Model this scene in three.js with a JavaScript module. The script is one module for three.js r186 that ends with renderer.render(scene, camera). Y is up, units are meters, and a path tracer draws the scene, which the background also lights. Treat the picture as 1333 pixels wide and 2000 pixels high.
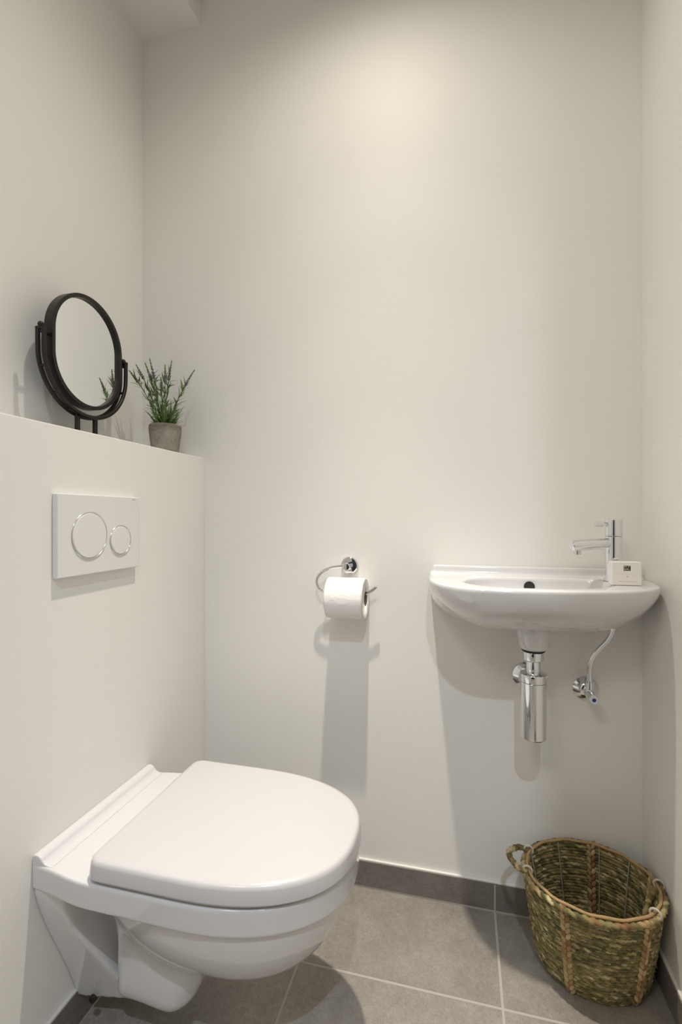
import * as THREE from 'three';
import { RoundedBoxGeometry } from 'three/addons/geometries/RoundedBoxGeometry.js';
import { RectAreaLightUniformsLib } from 'three/addons/lights/RectAreaLightUniformsLib.js';
import { mergeGeometries, mergeVertices } from 'three/addons/utils/BufferGeometryUtils.js';

// ---------------------------------------------------------------- camera, lights, exposure
const scene = new THREE.Scene();
scene.background = new THREE.Color(0x000000);
const renderer = new THREE.WebGLRenderer({ antialias: true });
renderer.toneMapping = THREE.LinearToneMapping;
renderer.toneMappingExposure = 1.03;
renderer.shadowMap.enabled = true;

const FOCAL = 940;                                   // pixels, in the 1333 x 2000 frame
const camera = new THREE.PerspectiveCamera(2 * Math.atan(1000 / FOCAL) * 180 / Math.PI, 1333 / 2000, 0.02, 30);
camera.position.set(0.976, 1.03, 1.318);
camera.rotation.y = Math.atan(235.5 / FOCAL);
camera.setViewOffset(1333, 2000, 0, -8, 1333, 2000);  // slight rise of the lens
camera.updateProjectionMatrix();

const CEIL = 2.6;
const LAMP_ROOM = { at: [0.755, CEIL, 0.47], color: [1.0, 0.92, 0.79], power: 1, beam: [[0.38, 7.8], [0.53, 2.7], [0.75, 1.3], [1.40, 1.75]] };   // beam: [half-angle, candela], a narrow reflector spot with spill
const UNSEEN_LAMP = { at: [1.14, CEIL, 1.90], color: [0.76, 0.86, 1.0], power: 1, beam: [[1.05, 2.2], [1.45, 5.8]] };  // out of view, placed to cast the second basin and trap shadows

const FILL_PANEL = { at: [0.25, CEIL, 2.25], size: 0.6, color: [1.0, 0.95, 0.84], power: 11.5 };   // added soft fill light, out of view in the hall
RectAreaLightUniformsLib.init();

// ---------------------------------------------------------------- helpers
let seed = 7;
const rnd = () => { seed |= 0; seed = seed + 0x6D2B79F5 | 0; let t = Math.imul(seed ^ seed >>> 15, 1 | seed); t = t + Math.imul(t ^ t >>> 7, 61 | t) ^ t; return ((t ^ t >>> 14) >>> 0) / 4294967296; };
const rr = (a, b) => a + (b - a) * rnd();
const V = (x, y, z) => new THREE.Vector3(x, y, z);
const lerp = (a, b, t) => a + (b - a) * t;
const clamp = (x, a = 0, b = 1) => Math.min(b, Math.max(a, x));
const sstep = (a, b, x) => { const t = clamp((x - a) / (b - a)); return t * t * (3 - 2 * t); };
const smin = (a, b, k) => { const h = Math.max(k - Math.abs(a - b), 0) / k; return Math.min(a, b) - h * h * k * 0.25; };
const smax = (a, b, k) => -smin(-a, -b, k);

function add(name, geo, mat, parent = scene) {
  const m = new THREE.Mesh(geo, mat);
  m.name = name; m.castShadow = true; m.receiveShadow = true;
  parent.add(m);
  return m;
}
function thing(name, label, category, at = [0, 0, 0], group) {
  const g = new THREE.Group();
  g.name = name; g.position.set(...at); g.userData = { label, category };
  if (group) g.userData.group = group;
  scene.add(g);
  return g;
}
function struct(name, geo, mat, label) {
  const m = add(name, geo, mat);
  m.userData.kind = 'structure';
  if (label) { m.userData.label = label; m.userData.category = 'room'; }
  return m;
}
// uv in metres, taken from the face's own plane
function metreUV(geo) {
  const g = geo.index ? geo.toNonIndexed() : geo;
  const p = g.attributes.position, n = g.attributes.normal, uv = new Float32Array(p.count * 2);
  for (let i = 0; i < p.count; i++) {
    const ax = Math.abs(n.getX(i)), ay = Math.abs(n.getY(i)), az = Math.abs(n.getZ(i));
    const [u, v] = ax > ay && ax > az ? [p.getZ(i), p.getY(i)] : ay > az ? [p.getX(i), p.getZ(i)] : [p.getX(i), p.getY(i)];
    uv[2 * i] = u; uv[2 * i + 1] = v;
  }
  g.setAttribute('uv', new THREE.BufferAttribute(uv, 2));
  return g;
}
function box(x0, x1, y0, y1, z0, z1, r = 0) {
  const w = x1 - x0, h = y1 - y0, d = z1 - z0;
  const g = r ? new RoundedBoxGeometry(w, h, d, 2, r) : new THREE.BoxGeometry(w, h, d);
  g.translate((x0 + x1) / 2, (y0 + y1) / 2, (z0 + z1) / 2);
  return metreUV(g);
}
function tube(pts, r, seg = 48, rad = 12, closed = false) {
  return new THREE.TubeGeometry(new THREE.CatmullRomCurve3(pts.map(p => V(...p)), closed, 'centripetal'), seg, r, rad, closed);
}
function cyl(r0, r1, h, y0, seg = 40) { const g = new THREE.CylinderGeometry(r1, r0, h, seg); g.translate(0, y0 + h / 2, 0); return g; }
function lathe(prof, seg = 56) { return new THREE.LatheGeometry(prof.map(([r, y]) => new THREE.Vector2(r, y)), seg); }
// flat rounded lathe whose axis points along +z (rosettes, buttons)
function latheZ(prof, seg = 56) { const g = lathe(prof, seg); g.rotateX(Math.PI / 2); return g; }
function latheX(prof, seg = 56) { const g = lathe(prof, seg); g.rotateZ(-Math.PI / 2); return g; }
const bare = g => { const h = g.index ? g.toNonIndexed() : g; for (const k of Object.keys(h.attributes)) if (!['position', 'normal', 'color'].includes(k)) h.deleteAttribute(k); return h; };
const join = list => mergeGeometries(list.map(bare));

// outline (closed list of [x, z]) pushed in by an inset, lofted through [inset, y] steps
function insetLoop(pts, d) {
  const n = pts.length, out = [];
  for (let i = 0; i < n; i++) {
    const a = pts[(i + n - 1) % n], b = pts[(i + 1) % n];
    let tx = b[0] - a[0], tz = b[1] - a[1]; const l = Math.hypot(tx, tz) || 1;
    out.push([pts[i][0] + tz / l * d * INSIDE, pts[i][1] - tx / l * d * INSIDE]);
  }
  return out;
}
let INSIDE = 1;
function loft(pts, prof, capTop = true, capBottom = true) {
  let area = 0; const n = pts.length;
  for (let i = 0; i < n; i++) { const a = pts[i], b = pts[(i + 1) % n]; area += a[0] * b[1] - b[0] * a[1]; }
  INSIDE = area > 0 ? -1 : 1;
  const pos = [], idx = [];
  for (const [d, y] of prof) for (const [x, z] of insetLoop(pts, d)) pos.push(x, y, z);
  const flip = area > 0;
  for (let k = 0; k + 1 < prof.length; k++) for (let i = 0; i < n; i++) {
    const a = k * n + i, b = k * n + (i + 1) % n, c = a + n, d = b + n;
    if (flip) idx.push(a, c, b, b, c, d); else idx.push(a, b, c, b, d, c);
  }
  const cap = (k, up) => {
    let mx = 0, mz = 0; for (let i = 0; i < n; i++) { mx += pos[3 * (k * n + i)] / n; mz += pos[3 * (k * n + i) + 2] / n; }
    const e = pos.length / 3; for (let i = 0; i < n; i++) pos.push(pos[3 * (k * n + i)], prof[k][1], pos[3 * (k * n + i) + 2]);
    const c = pos.length / 3; pos.push(mx, prof[k][1], mz);
    for (let i = 0; i < n; i++) { const a = e + i, b = e + (i + 1) % n; if (up === flip) idx.push(a, c, b); else idx.push(b, c, a); }
  };
  if (capBottom) cap(0, false);
  if (capTop) cap(prof.length - 1, true);
  const g = new THREE.BufferGeometry();
  g.setAttribute('position', new THREE.Float32BufferAttribute(pos, 3)); g.setIndex(idx); g.computeVertexNormals();
  return g;
}
// smooth closed curve through [x, z] points
function smoothLoop(pts, n = 160) {
  const c = new THREE.CatmullRomCurve3(pts.map(([x, z]) => V(x, 0, z)), true, 'centripetal');
  return c.getSpacedPoints(n).slice(0, n).map(p => [p.x, p.z]);
}
// distance to a closed loop, negative inside
function loopDist(pts, x, z) {
  let best = 1e9, inside = false; const n = pts.length;
  for (let i = 0, j = n - 1; i < n; j = i++) {
    const [ax, az] = pts[j], [bx, bz] = pts[i];
    const ex = bx - ax, ez = bz - az, t = clamp(((x - ax) * ex + (z - az) * ez) / (ex * ex + ez * ez));
    const dx = x - ax - ex * t, dz = z - az - ez * t; best = Math.min(best, dx * dx + dz * dz);
    if ((az > z) !== (bz > z) && x < ex * (z - az) / ez + ax) inside = !inside;
  }
  return inside ? -Math.sqrt(best) : Math.sqrt(best);
}
// surface nets: mesh of f = 0 with normals from the field
function netMesh(f, lo, hi, cell) {
  const N = [0, 1, 2].map(i => Math.ceil((hi[i] - lo[i]) / cell) + 1), [nx, ny, nz] = N;
  const F = new Float32Array(nx * ny * nz), at = (i, j, k) => (i * ny + j) * nz + k;
  for (let i = 0; i < nx; i++) for (let k = 0; k < nz; k++) for (let j = 0; j < ny; j++)
    F[at(i, j, k)] = f(lo[0] + i * cell, lo[1] + j * cell, lo[2] + k * cell, i, k);
  const id = new Int32Array(nx * ny * nz).fill(-1), pos = [], idx = [];
  const C = [[0, 0, 0], [1, 0, 0], [0, 1, 0], [1, 1, 0], [0, 0, 1], [1, 0, 1], [0, 1, 1], [1, 1, 1]];
  const Ed = [[0, 1], [2, 3], [4, 5], [6, 7], [0, 2], [1, 3], [4, 6], [5, 7], [0, 4], [1, 5], [2, 6], [3, 7]];
  for (let i = 0; i < nx - 1; i++) for (let j = 0; j < ny - 1; j++) for (let k = 0; k < nz - 1; k++) {
    const v = C.map(c => F[at(i + c[0], j + c[1], k + c[2])]);
    let m = 0; for (let q = 0; q < 8; q++) if (v[q] < 0) m |= 1 << q;
    if (m === 0 || m === 255) continue;
    let sx = 0, sy = 0, sz = 0, c = 0;
    for (const [a, b] of Ed) if ((v[a] < 0) !== (v[b] < 0)) {
      const t = v[a] / (v[a] - v[b]);
      sx += lerp(C[a][0], C[b][0], t); sy += lerp(C[a][1], C[b][1], t); sz += lerp(C[a][2], C[b][2], t); c++;
    }
    id[at(i, j, k)] = pos.length / 3;
    pos.push(lo[0] + (i + sx / c) * cell, lo[1] + (j + sy / c) * cell, lo[2] + (k + sz / c) * cell);
  }
  const quad = (a, b, c, d, s) => { if (a < 0 || b < 0 || c < 0 || d < 0) return; if (s) idx.push(a, b, c, a, c, d); else idx.push(a, c, b, a, d, c); };
  for (let i = 1; i < nx - 1; i++) for (let j = 1; j < ny - 1; j++) for (let k = 1; k < nz - 1; k++) {
    const s = F[at(i, j, k)] < 0;
    if (s !== (F[at(i + 1, j, k)] < 0)) quad(id[at(i, j - 1, k - 1)], id[at(i, j, k - 1)], id[at(i, j, k)], id[at(i, j - 1, k)], s);
    if (s !== (F[at(i, j + 1, k)] < 0)) quad(id[at(i - 1, j, k - 1)], id[at(i - 1, j, k)], id[at(i, j, k)], id[at(i, j, k - 1)], s);
    if (s !== (F[at(i, j, k + 1)] < 0)) quad(id[at(i - 1, j - 1, k)], id[at(i, j - 1, k)], id[at(i, j, k)], id[at(i - 1, j, k)], s);
  }
  for (let pass = 0; pass < 3; pass++) {                // relax the net so that no stair-steps show
    const n = pos.length / 3, sum = new Float32Array(pos.length), cnt = new Uint16Array(n);
    for (let q = 0; q < idx.length; q += 3) for (let e = 0; e < 3; e++) {
      const a = idx[q + e], b = idx[q + (e + 1) % 3];
      for (let c = 0; c < 3; c++) { sum[3 * a + c] += pos[3 * b + c]; sum[3 * b + c] += pos[3 * a + c]; }
      cnt[a]++; cnt[b]++;
    }
    for (let v = 0; v < n; v++) if (cnt[v]) for (let c = 0; c < 3; c++) pos[3 * v + c] = lerp(pos[3 * v + c], sum[3 * v + c] / cnt[v], 0.5);
  }
  const g = new THREE.BufferGeometry();
  g.setAttribute('position', new THREE.Float32BufferAttribute(pos, 3)); g.setIndex(idx); g.computeVertexNormals();
  return g;
}

// ---------------------------------------------------------------- textures
function noiseField(size, cells, s0) {           // tiling value noise, 0..1
  const L = []; let s = s0; const r = () => { s = (s * 16807) % 2147483647; return s / 2147483647; };
  for (let i = 0; i < cells * cells; i++) L.push(r());
  const out = new Float32Array(size * size);
  for (let y = 0; y < size; y++) for (let x = 0; x < size; x++) {
    const u = x / size * cells, v = y / size * cells, i = Math.floor(u), j = Math.floor(v);
    const a = u - i, b = v - j, fa = a * a * (3 - 2 * a), fb = b * b * (3 - 2 * b);
    const g = (p, q) => L[(q % cells) * cells + p % cells];
    out[y * size + x] = lerp(lerp(g(i, j), g(i + 1, j), fa), lerp(g(i, j + 1), g(i + 1, j + 1), fa), fb);
  }
  return out;
}
function layered(size, list) { const o = new Float32Array(size * size); list.forEach(([c, w], k) => { const f = noiseField(size, c, 1234 + 77 * k); for (let i = 0; i < o.length; i++) o[i] += f[i] * w; }); return o; }
function dataTex(size, fn, srgb, repeat) {
  const d = new Uint8Array(size * size * 4);
  for (let i = 0; i < size * size; i++) { const [r, g, b] = fn(i); d[4 * i] = r; d[4 * i + 1] = g; d[4 * i + 2] = b; d[4 * i + 3] = 255; }
  const t = new THREE.DataTexture(d, size, size); t.wrapS = t.wrapT = THREE.RepeatWrapping;
  t.magFilter = THREE.LinearFilter; t.minFilter = THREE.LinearMipmapLinearFilter; t.generateMipmaps = true;
  if (srgb) t.colorSpace = THREE.SRGBColorSpace;
  t.repeat.set(repeat, repeat); t.needsUpdate = true;
  return t;
}
const paintN = layered(512, [[160, 0.5], [60, 0.3], [12, 0.2]]);
const paintBump = dataTex(512, i => { const v = 255 * clamp(paintN[i]); return [v, v, v]; }, false, 2.5);
const stoneN = layered(512, [[5, 0.3], [17, 0.25], [60, 0.22], [200, 0.23]]);
const stoneFine = noiseField(512, 256, 99);
const stoneMap = dataTex(512, i => { const v = (stoneN[i] - 0.5) * 44 + (stoneFine[i] - 0.5) * 16; return [152 + v, 146 + v, 139 + v * 0.95]; }, true, 2.0);
const stoneBump = dataTex(512, i => { const v = 255 * clamp(stoneFine[i] * 0.6 + stoneN[i] * 0.4); return [v, v, v]; }, false, 2.0);
const potN = layered(256, [[3, 0.35], [8, 0.3], [26, 0.2], [90, 0.15]]);
const potMap = dataTex(256, i => { const v = (potN[i] - 0.5) * 120; return [136 + v, 130 + v, 119 + v]; }, true, 1);
const potBump = dataTex(256, i => { const v = 255 * clamp(potN[i]); return [v, v, v]; }, false, 1);
const tissueN = layered(256, [[70, 0.6], [120, 0.4]]);
const tissueBump = dataTex(256, i => { const v = 255 * clamp(tissueN[i]); return [v, v, v]; }, false, 1);

// ---------------------------------------------------------------- materials
const std = o => new THREE.MeshStandardMaterial(o);
const phys = o => new THREE.MeshPhysicalMaterial(o);
const lin = (r, g, b) => new THREE.Color().setRGB(r, g, b);
const M = {
  wall: std({ color: lin(0.868, 0.853, 0.822), roughness: 0.55, bumpMap: paintBump, bumpScale: 0.00015 }),
  ceiling: std({ color: lin(0.86, 0.855, 0.825), roughness: 0.8 }),
  grout: std({ color: lin(0.46, 0.435, 0.385), roughness: 0.95 }),
  caulk: std({ color: lin(0.80, 0.775, 0.73), roughness: 0.6 }),
  ceramic: phys({ color: lin(0.71, 0.705, 0.715), roughness: 0.12, clearcoat: 0.6, clearcoatRoughness: 0.05 }),
  lid: phys({ color: lin(0.60, 0.59, 0.60), roughness: 0.2, clearcoat: 0.25, clearcoatRoughness: 0.15 }),
  plastic: phys({ color: lin(0.80, 0.795, 0.785), roughness: 0.3 }),
  chrome: std({ color: lin(0.80, 0.81, 0.83), roughness: 0.045, metalness: 1 }),
  chromeSoft: std({ color: lin(0.72, 0.72, 0.70), roughness: 0.22, metalness: 1 }),
  blackMetal: std({ color: lin(0.018, 0.015, 0.012), roughness: 0.38, metalness: 0.35 }),
  rubber: std({ color: lin(0.012, 0.012, 0.012), roughness: 0.6 }),
  mirror: std({ color: lin(0.93, 0.94, 0.94), roughness: 0.0, metalness: 1 }),
  paper: std({ color: lin(0.90, 0.88, 0.87), roughness: 0.95, bumpMap: tissueBump, bumpScale: 0.0007 }),
  card: std({ color: lin(0.28, 0.19, 0.11), roughness: 0.9 }),
  concrete: std({ color: 0xffffff, map: potMap, roughness: 0.92, bumpMap: potBump, bumpScale: 0.0012 }),
  soil: std({ color: lin(0.03, 0.022, 0.015), roughness: 1 }),
  leafA: std({ color: lin(0.085, 0.155, 0.038), roughness: 0.6, side: THREE.DoubleSide }),
  leafB: std({ color: lin(0.18, 0.27, 0.08), roughness: 0.6, side: THREE.DoubleSide }),
  stem: std({ color: lin(0.075, 0.12, 0.035), roughness: 0.7 }),
  bloom: std({ color: 0xffffff, vertexColors: true, roughness: 0.85 }),
  straw: std({ color: 0xffffff, vertexColors: true, roughness: 0.8 }),
  wire: std({ color: lin(0.48, 0.46, 0.42), roughness: 0.4, metalness: 0.2 }),
  ring: std({ color: lin(0.62, 0.57, 0.48), roughness: 0.55 }),
  unseenDoor: std({ color: lin(0.025, 0.028, 0.04), roughness: 0.5 }),
  lampWhite: std({ color: lin(0.8, 0.8, 0.8), roughness: 0.5 }),
  blue: std({ color: lin(0.02, 0.03, 0.22), roughness: 0.4 }),
  valveCap: std({ color: lin(0.70, 0.72, 0.78), roughness: 0.35 }),
};
const stoneMats = [0.92, 1.0, 1.06].map((k, i) => {
  const map = stoneMap.clone(); map.offset.set(0.31 * i, 0.17 * i); map.needsUpdate = true;
  return std({ color: lin(k, k, k * 0.985), map, bumpMap: stoneBump, bumpScale: 0.0005, roughness: 0.55 });
});

const skirtMat = std({ color: lin(0.66, 0.645, 0.64), map: stoneMap, bumpMap: stoneBump, bumpScale: 0.0005, roughness: 0.55 });   // same stone map as the floor, tinted darker

// ---------------------------------------------------------------- room shell
const W = 1.404, LEDGE = 0.218, LEDGE_TOP = 1.206, FRONT = 1.36, T = 0.1, FRONT_OUT = FRONT + T;
const HX0 = -0.6, HX1 = 2.2, HZ1 = 2.9;
struct('wall_back', box(-T, W + T, 0, CEIL, -T, 0), M.wall, 'plain off-white painted back wall behind the washbasin');
struct('wall_left', box(-T, 0, 0, CEIL, 0, FRONT), M.wall, 'off-white painted left wall above the ledge');
struct('wall_right', box(W, W + T, 0, CEIL, 0, FRONT), M.wall, 'off-white painted right wall beside the washbasin');
struct('wall_ledge', box(0, LEDGE, 0, LEDGE_TOP, 0, FRONT, 0.0025), M.wall, 'half-height boxed wall carrying the toilet, its top a shelf');
const wf = struct('wall_front', box(-T, 0.42, 0, CEIL, FRONT, FRONT_OUT), M.wall, 'unseen doorway wall behind the camera, its right end shading the back wall');
add('unseen_jamb', box(1.152, W + T, 0, CEIL, FRONT, FRONT_OUT), M.wall, wf);  // out of view, placed to shade the back wall right of the trap
struct('ceiling', box(HX0 - T, HX1 + T, CEIL, CEIL + T, -T, HZ1 + T), M.ceiling, 'white ceiling');
struct('ceiling_soffit', box(0, 0.203, 2.525, CEIL, 0, FRONT), M.wall, 'shallow boxed soffit along the top of the left wall');
struct('wall_hall_left', box(HX0 - T, HX0, 0, CEIL, FRONT, HZ1), M.wall, 'left wall of the unseen hall behind the camera');  // unseen hall, shaped to hold and bounce the lamp light
struct('wall_hall_right', box(HX1, HX1 + T, 0, CEIL, FRONT, HZ1), M.wall, 'right wall of the unseen hall behind the camera');
struct('wall_hall_far', box(HX0 - T, HX1 + T, 0, CEIL, HZ1, HZ1 + T), M.wall, 'far wall of the unseen hall behind the camera');
struct('wall_hall_near', join([box(HX0, -T, 0, CEIL, FRONT, FRONT_OUT), box(W + T, HX1, 0, CEIL, FRONT, FRONT_OUT)]), M.wall, 'near wall of the unseen hall beside the doorway');
{
  const d = struct('unseen_door_1', box(-0.15, 1.35, 0, 2.2, HZ1 - 0.02, HZ1 - 0.001), M.unseenDoor, 'unseen dark doors across the hall, placed for the dark bands in the chrome');  // out of view, dark so the chrome mirrors dark bands
  for (const [a, b] of [[-0.148, 0.597], [0.603, 1.348]]) add('unseen_door_leaf', box(a, b, 0.004, 2.195, HZ1 - 0.045, HZ1 - 0.02, 0.003), M.unseenDoor, d);
  for (const x of [0.56, 0.64]) add('unseen_door_handle', tube([[x, 0.95, HZ1 - 0.046], [x, 0.95, HZ1 - 0.07], [x, 1.15, HZ1 - 0.07], [x, 1.15, HZ1 - 0.046]], 0.006), M.chromeSoft, d);
}
// floor: grout bed with tiles standing proud of it
const G = 0.0055, TILE = 0.45, floorBed = struct('floor', box(HX0 - T, HX1 + T, -0.06, -0.0006, -T, HZ1 + T), M.grout, 'large grey stoneware floor tiles with pale joints');
{
  const xs = [LEDGE - 0.002, 0.61, 1.06, W + 0.001], zs = [0.0, 0.26, 0.71, 1.16, 1.61, 2.06, 2.51, 2.9];
  let n = 0;
  for (let i = 0; i + 1 < xs.length; i++) for (let k = 0; k < 3; k++)
    add('tile', box(xs[i] + G / 2, xs[i + 1] - G / 2, -0.011, 0, zs[k] + G / 2, Math.min(zs[k + 1], FRONT) - G / 2, 0.0008), stoneMats[n++ % 3], floorBed);
  const hx = [HX0, 0.16, 0.61, 1.06, 1.51, HX1];
  for (let i = 0; i + 1 < hx.length; i++) for (let k = 3; k + 1 < zs.length; k++)
    add('tile', box(hx[i] + G / 2, hx[i + 1] - G / 2, -0.011, 0, zs[k] + G / 2, zs[k + 1] - G / 2), stoneMats[n++ % 3], floorBed);
}
// skirting of cut floor tiles, with a caulked top edge
const SK = 0.074, ST = 0.009;
function skirting(name, runs, axis, face, dir, label) {
  const b0 = runs[0], b1 = runs[runs.length - 1];
  const mk = (a0, a1, y0, y1, t, r) => axis === 'x'
    ? box(a0, a1, y0, y1, Math.min(face, face + dir * t), Math.max(face, face + dir * t), r)
    : box(Math.min(face, face + dir * t), Math.max(face, face + dir * t), y0, y1, a0, a1, r);
  const base = struct(name, mk(b0, b1, 0.0002, SK - 0.003, ST - 0.0008, 0), M.grout, label);
  for (let i = 0; i + 1 < runs.length; i++) add('tile', mk(runs[i] + 0.002, runs[i + 1] - 0.002, 0.006, SK, ST, 0.001), skirtMat, base);
  add('caulk', mk(b0, b1, SK - 0.001, SK + 0.004, ST * 0.8, 0.0015), M.caulk, base);
  return base;
}
skirting('baseboard_back', [LEDGE + ST, 0.61, 1.06, W - ST], 'x', 0, 1, 'dark grey tile skirting along the back wall');
skirting('baseboard_left', [ST, 0.26, 0.71, 1.16, FRONT], 'z', LEDGE, 1, 'dark grey tile skirting under the toilet');
skirting('baseboard_right', [0, 0.26, 0.71, 1.16, FRONT], 'z', W, -1, 'dark grey tile skirting along the right wall');

// ---------------------------------------------------------------- recessed downlights
function downlight(L, label) {
  const [x, y, z] = L.at, t = thing('recessed_downlight', label, 'lamp', [x, y, z], 'recessed ceiling spots');
  add('trim_ring', lathe([[0.032, 0], [0.042, 0], [0.042, -0.003], [0.039, -0.005], [0.034, -0.005], [0.032, -0.002], [0.032, 0]]), M.lampWhite, t);
  const glow = new THREE.MeshStandardMaterial({ color: 0x222222, emissive: lin(...L.color), emissiveIntensity: 12 });
  add('lens', cyl(0.031, 0.031, 0.002, -0.002), glow, t);
  for (const [angle, share] of L.beam) {
    const s = new THREE.SpotLight(lin(...L.color), L.power * share, 0, angle, 1, 2);
    s.position.set(0, -0.008, 0); s.target.position.set(0, -1, 0); s.castShadow = true; s.shadow.radius = 1.1;
    s.shadow.mapSize.set(1024, 1024); s.shadow.bias = -0.0005; s.name = 'spot_light';
    t.add(s); t.add(s.target);
  }
  return t;
}
downlight(LAMP_ROOM, 'recessed ceiling spot above the space between toilet and washbasin');
downlight(UNSEEN_LAMP, 'unseen ceiling spot behind the camera, casting the second basin and trap shadows').name = 'recessed_downlight_001';

{
  const P = FILL_PANEL, h = P.size / 2, t = thing('added_fill_panel', 'added fill light panel, out of view in the hall', 'lamp', P.at);  // fill light added out of view
  add('frame', join([box(-h - 0.02, h + 0.02, -0.02, 0, -h - 0.02, -h), box(-h - 0.02, h + 0.02, -0.02, 0, h, h + 0.02), box(-h - 0.02, -h, -0.02, 0, -h, h), box(h, h + 0.02, -0.02, 0, -h, h)]), M.lampWhite, t);
  add('fill_diffuser', box(-h, h, -0.014, -0.004, -h, h), new THREE.MeshStandardMaterial({ color: 0x444444, emissive: lin(...P.color), emissiveIntensity: 3.0 }), t);
  const r = new THREE.RectAreaLight(lin(...P.color), P.power, P.size, P.size);
  r.position.set(0, -0.024, 0); r.rotation.x = -Math.PI / 2; r.name = 'fill_light'; t.add(r);
}

// ---------------------------------------------------------------- wall-hung toilet
{
  const t = thing('wall_hung_toilet', 'white ceramic wall-hung toilet with closed lid', 'toilet', [LEDGE, 0, 0.44]);
  const bowlF = (u, y, w) => {
    const au = u > 0.32 ? 0.238 : 0.27, du = Math.abs(u - 0.32) / au, dw = Math.abs(w) / 0.171, dy = Math.max(0, 0.385 - y) / 0.205;
    return (Math.pow(Math.pow(du, 2.25) + Math.pow(dw, 2.25) + Math.pow(dy, 2.3), 1 / 2.25) - 1) * 0.16;
  };
  const rbox = (x, y, z, hx, hy, hz, r) => {
    const qx = Math.abs(x) - hx + r, qy = Math.abs(y) - hy + r, qz = Math.abs(z) - hz + r;
    return Math.hypot(Math.max(qx, 0), Math.max(qy, 0), Math.max(qz, 0)) + Math.min(Math.max(qx, qy, qz), 0) - r;
  };
  const f = (u, y, w) => {
    const bowl = bowlF(u, y, w);
    const ub = u - 0.42 * (y - 0.08);
    const trap = rbox(ub - 0.08, y - 0.248 + 0.006 * sstep(0.14, 0.22, u), w, 0.17, 0.165, lerp(0.036, 0.086, sstep(0.088, 0.120, u)), 0.042);
    const hw = lerp(0.062, 0.166, sstep(0.03, 0.37, y) * 0.55 + clamp((y - 0.055) / 0.29) * 0.45);
    const depth = lerp(0.122, 0.058, clamp((y - 0.06) / 0.2));
    const fl = Math.max((Math.abs(w) + 0.18 * Math.max(0, u - 0.012) - hw) * 0.95, u - depth, 0.06 - y, -0.05 - u);
    let d = smin(bowl, trap, 0.03);
    d = smin(d, smax(fl, u - depth, 0.008), 0.005);
    return smax(smax(d, y - 0.362, 0.004), -u + 0.001, 0.003);
  };
  add('bowl', netMesh(f, [-0.006, 0.036, -0.19], [0.58, 0.372, 0.19], 0.004), M.ceramic, t);
  // rim slab running back to the wall
  const half = [];
  half.push([0, 0]); for (let i = 0; i <= 6; i++) { const a = Math.PI / 2 * i / 6; half.push([0.004 - 0.004 * Math.cos(a), 0.163 + 0.004 * Math.sin(a)]); }
  for (let i = 1; i <= 14; i++) { const u = 0.004 + 0.296 * i / 14; half.push([u, 0.167 + 0.016 * sstep(0, 0.13, u)]); }
  for (let i = 1; i <= 30; i++) { const a = Math.PI / 2 * i / 30; half.push([0.30 + 0.268 * Math.pow(Math.sin(a), 2 / 2.25), 0.183 * Math.pow(Math.max(0, Math.cos(a)), 2 / 2.25)]); }
  const rim = half.concat(half.slice(1, -1).reverse().map(([u, w]) => [u, -w]));
  add('rim', loft(rim, [[0.0034, 0.352], [0.0022, 0.3525], [0.0006, 0.355], [0, 0.359], [0, 0.391], [0.0008, 0.395], [0.0022, 0.3968], [0.0036, 0.3974]]), M.ceramic, t);
  const sh = new THREE.Shape(); sh.moveTo(0.0005, 0.385); sh.lineTo(0.0005, 0.408); sh.quadraticCurveTo(0.001, 0.413, 0.006, 0.413);
  sh.quadraticCurveTo(0.015, 0.413, 0.019, 0.406); sh.quadraticCurveTo(0.025, 0.397, 0.04, 0.3965); sh.lineTo(0.04, 0.385); sh.closePath();
  const rg = new THREE.ExtrudeGeometry(sh, { depth: 0.326, bevelEnabled: true, bevelSize: 0.002, bevelThickness: 0.003, bevelSegments: 2, curveSegments: 10 });
  rg.translate(0.0015, 0, -0.163);
  add('back_ridge', mergeVertices(rg, 1e-5), M.ceramic, t);
  // seat and lid share one D outline
  const D = (u0, u1, b, r) => {
    const h = [[u0, 0]];
    for (let i = 0; i <= 8; i++) { const a = Math.PI / 2 * i / 8; h.push([u0 + r - r * Math.cos(a), b - r + r * Math.sin(a)]); }
    for (let i = 1; i <= 8; i++) h.push([lerp(u0 + r, 0.29, i / 8), b]);
    for (let i = 1; i <= 36; i++) { const a = Math.PI / 2 * i / 36; h.push([0.29 + (u1 - 0.29) * Math.pow(Math.sin(a), 2 / 2.45), b * Math.pow(Math.max(0, Math.cos(a)), 2 / 2.45)]); }
    return h.concat(h.slice(1, -1).reverse().map(([u, w]) => [u, -w]));
  };
  add('seat', loft(D(0.135, 0.558, 0.177, 0.02), [[0.004, 0.397], [0, 0.399], [0, 0.410], [0.004, 0.412]]), M.lid, t);
  add('lid', loft(D(0.124, 0.572, 0.184, 0.028), [[0.008, 0.4055], [0.002, 0.4055], [0.0003, 0.4065], [0, 0.409], [0.0025, 0.428], [0.0045, 0.4335], [0.008, 0.4365], [0.014, 0.4378]]), M.lid, t);
  for (const w of [-0.075, 0.075]) { const h = new THREE.CylinderGeometry(0.008, 0.008, 0.04, 20); h.rotateX(Math.PI / 2); h.translate(0.119, 0.4045, w); add('hinge', h, M.chrome, t); }
  // fixing plug at the foot of the back flange
  const plug = latheX([[0, 0.002], [0.006, 0.002], [0.007, 0], [0.007, -0.004]], 20); plug.rotateY(-Math.PI / 2); 
  plug.translate(0.05, 0.075, 0.075); add('bolt_cap', plug, M.rubber, t);
}

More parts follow.
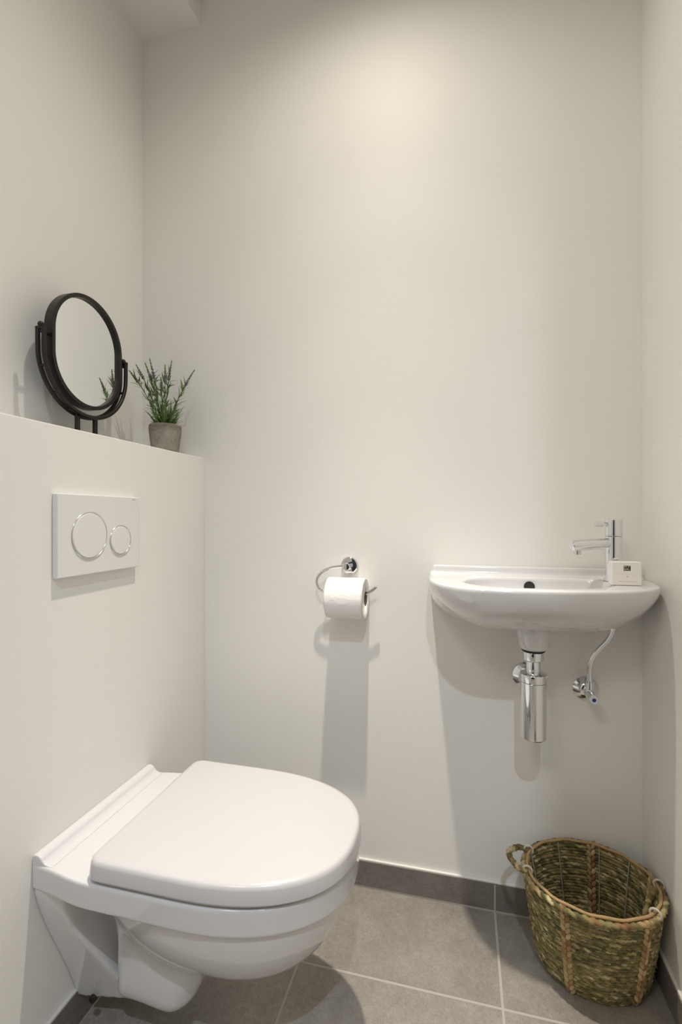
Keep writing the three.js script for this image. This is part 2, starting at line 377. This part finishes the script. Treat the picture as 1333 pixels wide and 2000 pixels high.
// ---------------------------------------------------------------- flush plate
{
  const t = thing('flush_plate', 'white dual flush plate with two round chrome-ringed buttons', 'flush plate', [LEDGE, 0.992, 0.443]);
  add('plate', box(0.0003, 0.0135, -0.082, 0.082, -0.119, 0.119, 0.0022), M.plastic, t);
  for (const [name, z, y, r, label] of [['large_button', 0.0375, -0.002, 0.0485, 'large round full-flush button'], ['small_button', -0.0545, -0.016, 0.0335, 'small round half-flush button']]) {
    const b = add(name, latheX([[0, 0.0022], [r - 0.004, 0.0022], [r - 0.0025, 0.0016], [r - 0.0018, 0]], 72), M.plastic, t);
    b.position.set(0.0135, y, z); b.userData.label = label;
    const g = latheX([[r - 0.0016, 0.0], [r - 0.0014, 0.0016], [r - 0.0002, 0.002], [r + 0.0008, 0.0012], [r + 0.001, 0]], 72);
    add('chrome_ring', g, M.chromeSoft, b);
  }
  const c = document.createElement('canvas'); c.width = 256; c.height = 40; const x = c.getContext('2d');
  x.fillStyle = '#e6e5e3'; x.fillRect(0, 0, 256, 40); x.fillStyle = '#55534f'; x.font = 'bold 34px sans-serif'; x.textAlign = 'center'; x.textBaseline = 'middle'; x.fillText('GEBERIT', 128, 21);
  const tx = new THREE.CanvasTexture(c); tx.colorSpace = THREE.SRGBColorSpace;
  const p = new THREE.PlaneGeometry(0.019, 0.003); p.rotateY(Math.PI / 2);
  const m = add('printed_mark', p, std({ map: tx, roughness: 0.35 }), t); m.position.set(0.01362, 0.076, -0.100);
}

// ---------------------------------------------------------------- washbasin
const RIM = 0.88;
{
  const t = thing('washbasin', 'small white ceramic washbasin hung in the corner', 'washbasin', [1.14, RIM, 0]);
  const OX = 1.14;
  const outer = smoothLoop([[0.893, -0.16], [0.893, -0.08], [0.8935, 0.0], [0.896, 0.09], [0.905, 0.16], [0.938, 0.232], [0.992, 0.272], [1.06, 0.281], [1.14, 0.276], [1.22, 0.262], [1.30, 0.236], [1.36, 0.198], [1.392, 0.148], [1.399, 0.085], [1.40, 0.0], [1.40, -0.08], [1.40, -0.16], [1.14, -0.17]], 140).map(([x, z]) => [x - OX, z]);
  const inner = smoothLoop([[0.983, 0.15], [0.998, 0.107], [1.04, 0.075], [1.10, 0.062], [1.17, 0.058], [1.24, 0.060], [1.283, 0.072], [1.297, 0.105], [1.293, 0.15], [1.272, 0.192], [1.22, 0.222], [1.14, 0.240], [1.06, 0.243], [1.01, 0.222], [0.987, 0.188]], 120).map(([x, z]) => [x - OX, z]);
  const lo = [-0.26, -0.13, -0.004], hi = [0.272, 0.034, 0.296], cell = 0.0025;
  const nx = Math.ceil((hi[0] - lo[0]) / cell) + 1, nz = Math.ceil((hi[2] - lo[2]) / cell) + 1;
  const dO = new Float32Array(nx * nz), dI = new Float32Array(nx * nz);
  for (let i = 0; i < nx; i++) for (let k = 0; k < nz; k++) { dO[i * nz + k] = loopDist(outer, lo[0] + i * cell, lo[2] + k * cell); dI[i * nz + k] = loopDist(inner, lo[0] + i * cell, lo[2] + k * cell); }
  const swell = (d, H, A, n = 2) => d < 0 ? 0 : d >= H ? A + (d - H) * 3 : A * (1 - Math.pow(1 - Math.pow(d / H, n), 1 / n));
  const f = (x, y, z, i, k) => {
    const o = dO[i * nz + k], n = dI[i * nz + k];
    let d = o + swell(-y - 0.006, 0.112, 0.175, lerp(3.2, 1.75, sstep(0.0, 0.16, z)));
    d = smax(d, y, 0.007);
    const up = Math.max(o + 0.004 + 0.25 * Math.max(0, y), z - 0.02 - 0.2 * Math.max(0, 0.02 - y), y - 0.021, -0.03 - y);
    d = smin(d, up, 0.008);
    const hole = n + swell(-y, 0.082, 0.085);
    d = smax(d, -hole, 0.009);
    return smax(d, 0.0008 - z, 0.002);
  };
  add('bowl', netMesh(f, lo, hi, cell), M.ceramic, t);
  add('drain_collar', lathe([[0.0, -0.06], [0.038, -0.095], [0.0365, -0.125], [0.034, -0.148], [0.031, -0.158], [0.028, -0.162], [0, -0.162]].map(([r, y]) => [r, y])), M.ceramic, t).position.set(0, 0, 0.11);
  const ov = latheZ([[0, 0], [0.0115, 0], [0.0125, 0.001], [0.0125, -0.004]], 32); 
  const o2 = add('overflow_hole', ov, M.rubber, t); o2.position.set(-0.003, -0.022, 0.0665); o2.rotation.x = -0.2;  // disc painted black for the shade inside the overflow
  add('drain', lathe([[0, 0.002], [0.02, 0.002], [0.022, 0.0], [0.022, -0.004]]), M.chrome, t).position.set(0, -0.081, 0.14);
}
// ---------------------------------------------------------------- tap
{
  const t = thing('basin_tap', 'chrome single-lever tap on the right of the washbasin', 'tap', [1.318, RIM, 0.085]);
  add('body', lathe([[0, 0.0004], [0.0215, 0.0004], [0.0215, 0.004], [0.019, 0.0052], [0.0182, 0.007], [0.0182, 0.1025], [0.0176, 0.1035], [0, 0.1035]]), M.chrome, t);
  const cap = add('handle', lathe([[0, 0.1040], [0.0176, 0.1040], [0.0184, 0.1048], [0.0184, 0.1412], [0.0176, 0.142], [0, 0.1425]]), M.chrome, t);
  const dir = V(-0.97, 0, 0.24).normalize();
  const rod = (a, b, r, cs) => { const g = new THREE.LatheGeometry([[0, 0], [r, 0], [r, a.distanceTo(b) - cs], [r - cs * 0.4, a.distanceTo(b) - cs * 0.25], [r - cs, a.distanceTo(b)], [0, a.distanceTo(b)]].map(q => new THREE.Vector2(...q)), 32); g.applyQuaternion(new THREE.Quaternion().setFromUnitVectors(V(0, 1, 0), b.clone().sub(a).normalize())); g.translate(a.x, a.y, a.z); return g; };
  const at = (d, y) => dir.clone().multiplyScalar(d).setY(y);
  add('spout', rod(at(0.004, 0.088), at(0.099, 0.081), 0.0130, 0.0035), M.chrome, t);
  const ae = cyl(0.0075, 0.0075, 0.016, 0, 28); ae.translate(dir.x * 0.084, 0.0615, dir.z * 0.084); add('aerator', ae, M.chromeSoft, t);
  add('lever', rod(at(0.012, 0.130), at(0.045, 0.131), 0.0056, 0.0012), M.chrome, cap);
}
// ---------------------------------------------------------------- boxed soap on the basin deck
{
  const c = document.createElement('canvas'); c.width = 512; c.height = 440; const x = c.getContext('2d');
  x.fillStyle = '#f2efec'; x.fillRect(0, 0, 512, 440);
  x.fillStyle = '#231b14'; x.fillRect(196, 62, 124, 100);
  x.fillStyle = '#e9e2d8';
  const g = (i, j, k) => { const X = 208 + i * 36, Y = 72 + j * 44; x.fillRect(X, Y, 7, 32); if (k & 1) x.fillRect(X, Y, 24, 6); if (k & 2) x.fillRect(X + 17, Y, 7, k & 8 ? 32 : 16); if (k & 4) x.fillRect(X, Y + 26, 24, 6); };
  [[0, 0, 3], [1, 0, 0], [2, 0, 1], [0, 1, 14], [1, 1, 11], [2, 1, 4]].forEach(q => g(...q));
  x.fillStyle = '#cfc9c2'; x.fillRect(70, 232, 360, 4);
  x.fillStyle = '#8f8a84'; x.fillRect(250, 264, 26, 20); x.fillStyle = '#f2efec'; x.fillRect(261, 264, 4, 20);
  x.fillStyle = '#8a857f'; x.fillRect(110, 372, 310, 5);
  const tx = new THREE.CanvasTexture(c); tx.colorSpace = THREE.SRGBColorSpace;
  const t = thing('soap_box', 'small white card soap box standing in front of the tap', 'box', [1.322, RIM + 0.0005, 0.148]);
  t.rotation.y = 0.06;
  const cardM = std({ color: lin(0.86, 0.845, 0.83), roughness: 0.55 });
  add('carton', box(-0.029, 0.029, 0, 0.05, -0.0125, 0.0125, 0.001), cardM, t);
  const p = add('printed_front', new THREE.PlaneGeometry(0.056, 0.048), std({ map: tx, roughness: 0.5 }), t); p.position.set(0, 0.025, 0.01262);
}
// ---------------------------------------------------------------- bottle trap
{
  const t = thing('bottle_trap', 'chrome bottle trap hanging under the washbasin drain', 'trap', [1.14, 0.5, 0.11]);
  add('gasket', lathe([[0, 0.2135], [0.0255, 0.2135], [0.0265, 0.2155], [0.0255, 0.2178], [0, 0.2178]]), M.rubber, t);
  add('top_nut', lathe([[0, 0.192], [0.0225, 0.192], [0.0235, 0.194], [0.0235, 0.211], [0.0225, 0.2135], [0, 0.2135]]), M.chrome, t);
  add('inlet_tube', lathe([[0, 0.15], [0.0165, 0.15], [0.0165, 0.193], [0, 0.193]]), M.chrome, t);
  const b = add('body', lathe([[0, 0.009], [0.026, 0.009], [0.0285, 0.0105], [0.0298, 0.014], [0.0298, 0.1405], [0.0292, 0.1415]]), M.chrome, t);
  add('body_collar', lathe([[0.0292, 0.1422], [0.0302, 0.143], [0.0302, 0.159], [0.029, 0.162], [0.0165, 0.164]]), M.chrome, b);
  const pipe = new THREE.CylinderGeometry(0.016, 0.016, 0.1, 32); pipe.rotateX(Math.PI / 2); pipe.translate(0, 0.118, -0.058); add('outlet_pipe', pipe, M.chrome, t);
  const ro = latheZ([[0.0, 0.012], [0.017, 0.012], [0.024, 0.0095], [0.034, 0.003], [0.0365, 0.001], [0.0365, 0]]); ro.translate(0, 0.118, -0.1092);
  add('wall_rosette', ro, M.chrome, t);
}
// ---------------------------------------------------------------- angle valve with supply hose
{
  const t = thing('angle_valve', 'small chrome angle valve with curved supply hose under the washbasin', 'valve', [1.278, 0.598, 0]);
  add('wall_rosette', latheZ([[0, 0.016], [0.011, 0.016], [0.018, 0.012], [0.027, 0.004], [0.0305, 0.0015], [0.0305, 0.0006]]), M.chrome, t);
  const body = latheZ([[0, 0.052], [0.0105, 0.052], [0.0115, 0.05], [0.0115, 0.03], [0.010, 0.014]]); add('valve_body', body, M.chrome, t);
  const noz = cyl(0.0105, 0.0085, 0.026, 0.006, 28); noz.translate(0, 0, 0.040); add('compression_nut', noz, M.chrome, t);
  const k = add('handle', latheZ([[0, 0.078], [0.0100, 0.078], [0.0115, 0.0765], [0.0130, 0.058], [0.0115, 0.0525], [0, 0.0525]]), M.chrome, t);
  add('handle_cap', latheZ([[0, 0.0795], [0.0092, 0.0793], [0.0099, 0.078], [0.0099, 0.0772]]), M.valveCap, k).userData.label = 'white end cap';
  add('cold_mark', latheZ([[0, 0.0801], [0.0042, 0.0801], [0.0045, 0.0793]]), M.blue, k).userData.label = 'blue cold-water dot';
  add('supply_hose', tube([[0, 0.028, 0.040], [-0.001, 0.06, 0.041], [0.003, 0.085, 0.045], [0.016, 0.112, 0.052], [0.034, 0.138, 0.060], [0.043, 0.162, 0.066], [0.044, 0.1785, 0.069]], 0.0066, 64, 16), M.chrome, t);
}
// ---------------------------------------------------------------- toilet paper holder and roll
{
  const t = thing('paper_holder', 'chrome open-loop toilet paper holder on the back wall', 'paper holder', [0.672, 0.892, 0]);
  add('wall_rosette', latheZ([[0, 0.011], [0.020, 0.011], [0.0235, 0.0095], [0.0245, 0.007], [0.0245, 0.0006]]), M.chrome, t);
  const post = latheZ([[0, 0.051], [0.009, 0.051], [0.0105, 0.0495], [0.0105, 0.01]]); add('post', post, M.chrome, t);
  add('loop', tube([[0.006, 0.0, 0.043], [-0.02, 0.0, 0.043], [-0.05, -0.006, 0.043], [-0.074, -0.02, 0.043], [-0.085, -0.042, 0.043], [-0.077, -0.062, 0.043], [-0.052, -0.072, 0.043], [-0.02, -0.073, 0.043], [0.03, -0.073, 0.043], [0.053, -0.071, 0.043], [0.068, -0.064, 0.043], [0.081, -0.053, 0.043]], 0.0042, 110, 14), M.chrome, t);
  const e = new THREE.SphereGeometry(0.0042, 16, 12); e.translate(0.081, -0.053, 0.043); add('end_tip', e, M.chrome, t);
}
{
  const t = thing('toilet_roll', 'full white toilet paper roll on the chrome holder', 'toilet roll', [0.676, 0.8095, 0.0555]);
  
  const R = 0.0545, r = 0.0200, L = 0.0515;
  const g = lathe([[r, -L], [R - 0.003, -L], [R - 0.0008, -L + 0.001], [R, -L + 0.004], [R, L - 0.004], [R - 0.0008, L - 0.001], [R - 0.003, L], [r, L], [r, -L]], 80);
  g.rotateZ(-Math.PI / 2);
  add('paper', g, M.paper, t);
  const c = lathe([[r - 0.0012, -L], [r - 0.0001, -L], [r - 0.0001, L], [r - 0.0012, L], [r - 0.0012, -L]], 48); c.rotateZ(-Math.PI / 2);
  add('core', c, M.card, t);
}

// ---------------------------------------------------------------- tilting mirror on the ledge
{
  const t = thing('tabletop_mirror', 'oval tilting mirror in a black metal frame on the ledge', 'mirror', [0.072, LEDGE_TOP, 0.3125]);
  const a = 0.1135, hh = 0.0245, cy = 0.2275;
  const stad = (r, n = 40) => { const p = []; for (let i = 0; i <= n; i++) { const q = Math.PI * i / n; p.push([r * Math.cos(q), hh + r * Math.sin(q)]); } for (let i = 0; i <= n; i++) { const q = Math.PI + Math.PI * i / n; p.push([r * Math.cos(q), -hh + r * Math.sin(q)]); } return p; };
  const frame = new THREE.Shape(stad(a).map(q => new THREE.Vector2(...q)));
  frame.holes.push(new THREE.Path(stad(a - 0.0075).map(q => new THREE.Vector2(...q))));
  const fg = new THREE.ExtrudeGeometry(frame, { depth: 0.022, bevelEnabled: true, bevelSize: 0.001, bevelThickness: 0.001, bevelSegments: 2 });
  fg.rotateY(Math.PI / 2); fg.translate(-0.011, cy, 0);
  const fr = add('frame', fg, M.blackMetal, t);
  const gl = new THREE.ExtrudeGeometry(new THREE.Shape(stad(a - 0.0070).map(q => new THREE.Vector2(...q))), { depth: 0.003, bevelEnabled: false });
  gl.rotateY(Math.PI / 2); gl.translate(0.0005, cy, 0); add('mirror_glass', gl, M.mirror, fr);
  const bk = new THREE.ExtrudeGeometry(new THREE.Shape(stad(a - 0.0070).map(q => new THREE.Vector2(...q))), { depth: 0.002, bevelEnabled: false });
  bk.rotateY(Math.PI / 2); bk.translate(-0.009, cy, 0); add('back_panel', bk, M.blackMetal, fr);
  // cradle: two parallel rods with rungs
  const U = 0.1335, py = 0.242, pts = x => { const p = [[x, py, U], [x, py - 0.03, U]]; for (let i = 1; i < 24; i++) { const q = Math.PI * i / 24; p.push([x, cy - hh - 0.002 - U * Math.sin(q) * 0.985, U * Math.cos(q)]); } p.push([x, py - 0.03, -U], [x, py, -U]); return p; };
  for (const x of [-0.0085, 0.0085]) add('cradle_rod', tube(pts(x), 0.0052, 120, 12), M.blackMetal, t);
  const rung = (y, z) => { const g = new THREE.CylinderGeometry(0.0034, 0.0034, 0.02, 12); g.rotateZ(Math.PI / 2); g.translate(0, y, z); return g; };
  const rungs = [];
  for (const q of [0.10, 0.25, 0.38, 0.62, 0.75, 0.90]) rungs.push(rung(cy - hh - 0.002 - U * Math.sin(Math.PI * q) * 0.985, U * Math.cos(Math.PI * q)));
  for (const g of rungs) add('rung', g, M.blackMetal, t);
  for (const s of [-1, 1]) {
    const top = new THREE.CylinderGeometry(0.0046, 0.0046, 0.024, 12); top.rotateZ(Math.PI / 2); top.translate(0, py, s * U); add('cross_bar', top, M.blackMetal, t);
    const pin = new THREE.CylinderGeometry(0.0035, 0.0035, U - a + 0.002, 12); pin.rotateX(Math.PI / 2); pin.translate(0, py - 0.008, s * (U + a) / 2); add('pivot_pin', pin, M.blackMetal, t);
    const kn = new THREE.SphereGeometry(0.0068, 20, 14); kn.translate(0, py + 0.007, s * U); add('knob', kn, M.blackMetal, t);
    const lg = box(-0.004, 0.004, 0.004, 0.0725, s * 0.029 - 0.0052, s * 0.029 + 0.0052, 0.001); add('leg', lg, M.blackMetal, t);
  }
  add('base', (() => { const g = lathe([[0, 0.0002], [0.06, 0.0002], [0.061, 0.001], [0.061, 0.004], [0.059, 0.005], [0, 0.005]]); g.scale(0.95, 1, 1.5); return g; })(), M.blackMetal, t);
}

// ---------------------------------------------------------------- potted lavender
{
  const t = thing('potted_lavender', 'artificial lavender in a small concrete pot on the ledge', 'plant', [0.157, LEDGE_TOP, 0.110]);
  const pg = lathe([[0, 0.0003], [0.034, 0.0003], [0.036, 0.002], [0.0375, 0.01], [0.0435, 0.058], [0.0446, 0.073], [0.0443, 0.0795], [0.0425, 0.0825], [0.0395, 0.081], [0.0385, 0.075], [0.0385, 0.070]], 64);
  const pot = add('pot', pg, M.concrete, t);
  add('soil', cyl(0.0384, 0.0384, 0.004, 0.068), M.soil, pot);
  const leafG = (len, wid, bend) => {                 // narrow curved blade, real thickness at the midrib
    const n = 5, pos = [], idx = [];
    for (let i = 0; i <= n; i++) { const s = i / n, w = wid * Math.sin(Math.PI * (0.12 + 0.88 * s)) , y = len * s * (1 - 0.15 * bend * s), o = len * bend * s * s; pos.push(-w, y, o, 0, y, o - wid * 0.35, w, y, o); }
    for (let i = 0; i < n; i++) { const a = 3 * i; idx.push(a, a + 1, a + 4, a, a + 4, a + 3, a + 1, a + 2, a + 5, a + 1, a + 5, a + 4); }
    const g = new THREE.BufferGeometry(); g.setAttribute('position', new THREE.Float32BufferAttribute(pos, 3)); g.setIndex(idx); g.computeVertexNormals(); return g;
  };
  const leafAt = (p, dir, len, wid, bend) => {
    const g = leafG(len, wid, bend), q = new THREE.Quaternion().setFromUnitVectors(V(0, 1, 0), dir.clone().normalize());
    g.rotateY(rr(0, 6.28)); g.applyQuaternion(q); g.translate(p.x, p.y, p.z); return g;
  };
  // tips: sideways (to the right in view), height, toward the viewer, spike length
  const view = V(0.97, 0, -0.24), near = V(0.24, 0, 0.97);
  const stems = [[-0.094, 0.158, 0.02, 0.040], [-0.066, 0.192, -0.02, 0.060], [-0.077, 0.176, 0.015, 0.046], [-0.040, 0.194, 0.012, 0.062], [-0.020, 0.150, -0.02, 0.045], [0.004, 0.176, 0.012, 0.050], [0.014, 0.196, -0.012, 0.062], [0.082, 0.166, -0.004, 0.056]];
  const G1 = [], G2 = [];
  for (const [sx, sy, sn, sl] of stems) {
    const root = V(0, 0.075, 0).addScaledVector(view, sx * 0.12 + rr(-0.008, 0.008)).addScaledVector(near, rr(-0.014, 0.014));
    const tip = V(0, 0.075 + sy, 0).addScaledVector(view, sx).addScaledVector(near, sn);
    const mid = root.clone().lerp(tip, 0.45).addScaledVector(V(0, 1, 0), 0.018).addScaledVector(view, -sx * 0.12);
    const curve = new THREE.QuadraticBezierCurve3(root, mid, tip);
    const st = add('stem', new THREE.TubeGeometry(curve, 20, 0.0011, 6), M.stem, t);
    // flower spike: small buds crowding the last stretch, greenish at the tip
    const L = curve.getLength(), buds = [];
    for (let k = 0; k < 30; k++) {
      const s = k / 29, u = 1 - sl / L * (1 - s), p = curve.getPoint(u), tg = curve.getTangent(u), a = k * 2.4;
      const side = V(Math.cos(a), 0, Math.sin(a)), rad = lerp(0.0031, 0.0006, Math.pow(s, 1.3)) * (s < 0.55 ? (0.65 + 0.5 * Math.abs(Math.sin(k * 0.72))) : 0.9);
      const b = new THREE.IcosahedronGeometry(lerp(0.0024, 0.0011, s) * rr(0.8, 1.2), 1); b.scale(0.85, 1.45, 0.85); b.rotateZ(-side.x * 0.5); b.rotateX(side.z * 0.5);
      b.translate(p.x + side.x * rad + tg.x * 0.001, p.y, p.z + side.z * rad);
      const mixg = sstep(0.5, 0.72, s + rr(-0.12, 0.12)), cA = rnd() < 0.5 ? [0.15, 0.135, 0.165] : [0.27, 0.245, 0.285], cB = [0.19, 0.27, 0.07];
      const col = new Float32Array(b.attributes.position.count * 3);
      for (let i = 0; i < col.length; i += 3) for (let j = 0; j < 3; j++) col[i + j] = lerp(cA[j], cB[j], mixg);
      b.setAttribute('color', new THREE.BufferAttribute(col, 3)); buds.push(b);
    }
    add('flower_spike', join(buds), M.bloom, st);
    for (let k = 0; k < 30; k++) {
      const u = rr(0.05, 1 - sl / L + 0.05), p = curve.getPoint(u), tg = curve.getTangent(u), a = rr(0, 6.28);
      const d = tg.clone().multiplyScalar(1.0).add(V(Math.cos(a), 0.1, Math.sin(a)).multiplyScalar(rr(0.25, 0.8)));
      (rnd() < 0.55 ? G1 : G2).push(leafAt(p, d, rr(0.02, 0.040), rr(0.0012, 0.0022), rr(0.1, 0.9)));
    }
  }
  for (let k = 0; k < 120; k++) {                       // basal tuft
    const a = rr(0, 6.28), q = Math.sqrt(rnd()) * 0.02, p = V(Math.cos(a) * q, 0.074, Math.sin(a) * q), sp = rr(0.1, 0.75);
    (rnd() < 0.6 ? G1 : G2).push(leafAt(p, V(Math.cos(a) * sp, 1, Math.sin(a) * sp), rr(0.03, 0.085), rr(0.0013, 0.0022), rr(0.1, 0.5)));
  }
  for (let k = 0; k < 14; k++) {                       // blades arching over the rim
    const a = rr(0, 6.28), p = V(Math.cos(a) * 0.02, 0.078, Math.sin(a) * 0.02);
    G1.push(leafAt(p, V(Math.cos(a), rr(0.7, 1.3), Math.sin(a)), rr(0.028, 0.045), 0.0012, rr(0.6, 1.0)));
  }
  add('dark_leaves', join(G1), M.leafA, t).userData.kind = 'stuff';
  add('light_leaves', join(G2), M.leafB, t).userData.kind = 'stuff';
}

// ---------------------------------------------------------------- woven seagrass basket
{
  const t = thing('seagrass_basket', 'oval woven seagrass basket on the floor under the washbasin', 'basket', [1.258, 0, 0.128]);
  const H = 0.222;
  // half axes and drift of the centre with height
  const at = (y, off = 0) => { const s = clamp(y / H), b = sstep(0, 0.16, s); return { a: lerp(0.112, 0.137, s) + 0.008 * (b - 1) + off, b: lerp(0.088, 0.122, s) + 0.008 * (b - 1) + off, cx: lerp(0.006, -0.002, s), cz: lerp(-0.012, 0.012, s) }; };
  const onWall = (y, th, off = 0) => { const e = at(y, off); return V(e.cx + e.a * Math.cos(th), y, e.cz + e.b * Math.sin(th)); };
  const PAL = [[0.27, 0.23, 0.092], [0.185, 0.168, 0.062], [0.36, 0.30, 0.135], [0.10, 0.094, 0.035], [0.28, 0.20, 0.09], [0.22, 0.197, 0.08], [0.50, 0.42, 0.23], [0.13, 0.121, 0.042]];
  const TAN = [[0.42, 0.29, 0.14], [0.24, 0.13, 0.055], [0.52, 0.38, 0.20], [0.34, 0.20, 0.085]];
  // rope along a closed or open path: two strands twisting, each strand with its own straw colours
  function rope(path, len, r, pitch, pal, closed = true, rad = 10, step = 0.0024) {
    const n = Math.max(24, Math.round(len / step)), pos = [], col = [], idx = [], turns = Math.max(2, Math.round(len / pitch));
    const strands = []; for (let i = 0; i < turns * 2 + 4; i++) { const c = pal[Math.floor(rnd() * pal.length)], k = rr(0.78, 1.2); strands.push(c.map(v => v * k)); }
    const N = V(), B = V();
    for (let i = 0; i < (closed ? n : n + 1); i++) {
      const s = i / n, p = path(s), q = path(closed ? (s + 0.5 / n) % 1 : Math.min(1, s + 0.5 / n)), q0 = path(closed ? (s - 0.5 / n + 1) % 1 : Math.max(0, s - 0.5 / n));
      const T = q.clone().sub(q0).normalize(); B.set(0, 1, 0); if (Math.abs(T.y) > 0.9) B.set(1, 0, 0); N.crossVectors(B, T).normalize(); B.crossVectors(T, N);
      for (let j = 0; j < rad; j++) {
        const a = 2 * Math.PI * j / rad, ph = a - s * turns * Math.PI * 2, bump = Math.abs(Math.sin(ph)), R = r * (0.52 + 0.56 * bump) * (1 + 0.10 * Math.sin(s * 61 + j));
        pos.push(p.x + (N.x * Math.cos(a) + B.x * Math.sin(a)) * R, p.y + (N.y * Math.cos(a) + B.y * Math.sin(a)) * R, p.z + (N.z * Math.cos(a) + B.z * Math.sin(a)) * R);
        const id = ((Math.floor(ph / Math.PI) % (turns * 2)) + turns * 2) % (turns * 2), c = strands[id], w = rr(0.88, 1.12);
        col.push(c[0] * w, c[1] * w, c[2] * w);
      }
    }
    const rows = closed ? n : n;
    for (let i = 0; i < rows; i++) for (let j = 0; j < rad; j++) { const i2 = closed ? (i + 1) % n : i + 1, a = i * rad + j, b = i * rad + (j + 1) % rad, c = i2 * rad + j, d = i2 * rad + (j + 1) % rad; idx.push(a, b, c, b, d, c); }
    const g = new THREE.BufferGeometry(); g.setAttribute('position', new THREE.Float32BufferAttribute(pos, 3)); g.setAttribute('color', new THREE.Float32BufferAttribute(col, 3)); g.setIndex(idx); g.computeVertexNormals();
    return g;
  }
  const ringLen = y => { const e = at(y); return Math.PI * (3 * (e.a + e.b) - Math.sqrt((3 * e.a + e.b) * (e.a + 3 * e.b))); };
  const NC = 30, P = (H - 0.008) / NC;
  for (let k = 0; k < NC; k++) {
    const y0 = 0.0052 + k * P, ph = rr(0, 6.28), wob = rr(0.0006, 0.0016), w2 = rr(0, 6.28);
    const path = s => { const th = 2 * Math.PI * s + ph; const p = onWall(y0, th, 0.0012 * Math.sin(3 * th + w2)); p.y += wob * Math.sin(2 * th + w2) * (k ? 1 : 0); return p; };
    add('rope_coil', rope(path, ringLen(y0), 0.0047, 0.019, PAL), M.straw, t);
  }
  // coiled bottom
  for (let k = 0; k < 9; k++) {
    const sc = 0.94 - k * 0.104, e = at(0.004);
    add('bottom_coil', rope(s => V(e.cx + e.a * sc * Math.cos(6.2832 * s), 0.0058, e.cz + e.b * sc * Math.sin(6.2832 * s)), ringLen(0.004) * sc, 0.0052, 0.016, PAL), M.straw, t);
  }
  add('rim_rope', rope(s => onWall(H - 0.002, 2 * Math.PI * s, 0.0035), ringLen(H), 0.0064, 0.028, PAL.concat(TAN)), M.straw, t);
  const tint = (g, pal) => { const n = g.attributes.position.count, c = new Float32Array(3 * n), q = pal[Math.floor(rnd() * pal.length)]; for (let i = 0; i < n; i++) { const w = rr(0.85, 1.15); c[3 * i] = q[0] * w; c[3 * i + 1] = q[1] * w; c[3 * i + 2] = q[2] * w; } g.setAttribute('color', new THREE.BufferAttribute(c, 3)); return g; };
  const rimRod = new THREE.TubeGeometry(new THREE.CatmullRomCurve3(Array.from({ length: 48 }, (_, i) => { const p = onWall(H, 2 * Math.PI * i / 48, -0.004); p.y = H + 0.0055 + 0.0012 * Math.sin(i * 1.7); return p; }), true), 200, 0.0032, 10, true);
  add('rim_rod', tint(rimRod, [[0.42, 0.28, 0.14]]), M.straw, t);
  // braided tan stitch bands up the wall, outside and inside
  const band = (th, inside) => {
    const list = [];
    for (let k = 0; k < 15; k++) {
      const y = 0.010 + k * (H - 0.012) / 14.2;
      for (const s of [-1, 1]) {
        const e = at(y), p = onWall(y + (s > 0 ? 0.005 : 0), th + s * 0.0045 / e.a, inside ? -0.0052 : 0.0055);
        const g = new THREE.SphereGeometry(1, 10, 8); g.scale(0.0050, 0.0088, 0.0042); g.rotateZ(s * 0.35); g.rotateY(Math.PI / 2 - th); g.translate(p.x, p.y, p.z); list.push(tint(bare(g), TAN));
      }
    }
    return join(list);
  };
  for (const d of [122, 55, -12, -78, -168]) { add('stitch_band', band(d * Math.PI / 180, false), M.straw, t); add('stitch_band', band(d * Math.PI / 180, true), M.straw, t); }
  for (const d of [-40, -70, -112, -155]) {              // upright wires inside
    const th = d * Math.PI / 180, a = onWall(0.012, th, -0.008), b = onWall(H + 0.002, th, -0.007);
    add('frame_wire', tube([a.toArray(), a.clone().lerp(b, 0.5).toArray(), b.toArray()], 0.0013, 12, 8), M.wire, t);
  }
  // handles: rope loops held by pale rings at both ends
  const handle = (th, out, up, spread) => {
    const c = onWall(H, th), n = V(Math.cos(th), 0, Math.sin(th)), tg = V(-Math.sin(th), 0, Math.cos(th));
    const p0 = onWall(H, th - spread).setY(H + 0.005), p1 = onWall(H, th + spread).setY(H + 0.005);
    const q = [p0, p0.clone().addScaledVector(n, out * 0.55).setY(H + up * 0.7), c.clone().addScaledVector(n, out).setY(H + up), p1.clone().addScaledVector(n, out * 0.55).setY(H + up * 0.7), p1];
    const cv = new THREE.CatmullRomCurve3(q, false, 'centripetal');
    const h = add('handle', rope(s => cv.getPointAt(s), cv.getLength(), 0.0066, 0.016, PAL.concat(TAN), false), M.straw, t);
    for (const e of [p0, p1]) { const g = new THREE.TorusGeometry(0.0098, 0.0023, 8, 28); g.rotateY(rr(-0.3, 0.3) - th); g.translate(e.x, e.y + 0.002, e.z); add('handle_ring', g, M.ring, h); }
  };
  handle(Math.PI + 0.14, 0.036, 0.012, 0.30);
  handle(0.36, -0.034, -0.055, 0.40);
  for (let k = 0; k < 26; k++) {                          // loose straw ends
    const th = rr(0, 6.28), y = rr(0.02, H), p = onWall(y, th, 0.004), n = V(Math.cos(th), 0, Math.sin(th)), tg = V(-Math.sin(th), rr(-0.6, 0.6), Math.cos(th)), l = rr(0.006, 0.014);
    add('loose_straw', tint(bare(tube([p.toArray(), p.clone().addScaledVector(tg, l * 0.5).addScaledVector(n, 0.002).toArray(), p.clone().addScaledVector(tg, l).addScaledVector(n, rr(0.001, 0.005)).toArray()], 0.0006, 6, 5)), PAL), M.straw, t);
  }
}

renderer.render(scene, camera);
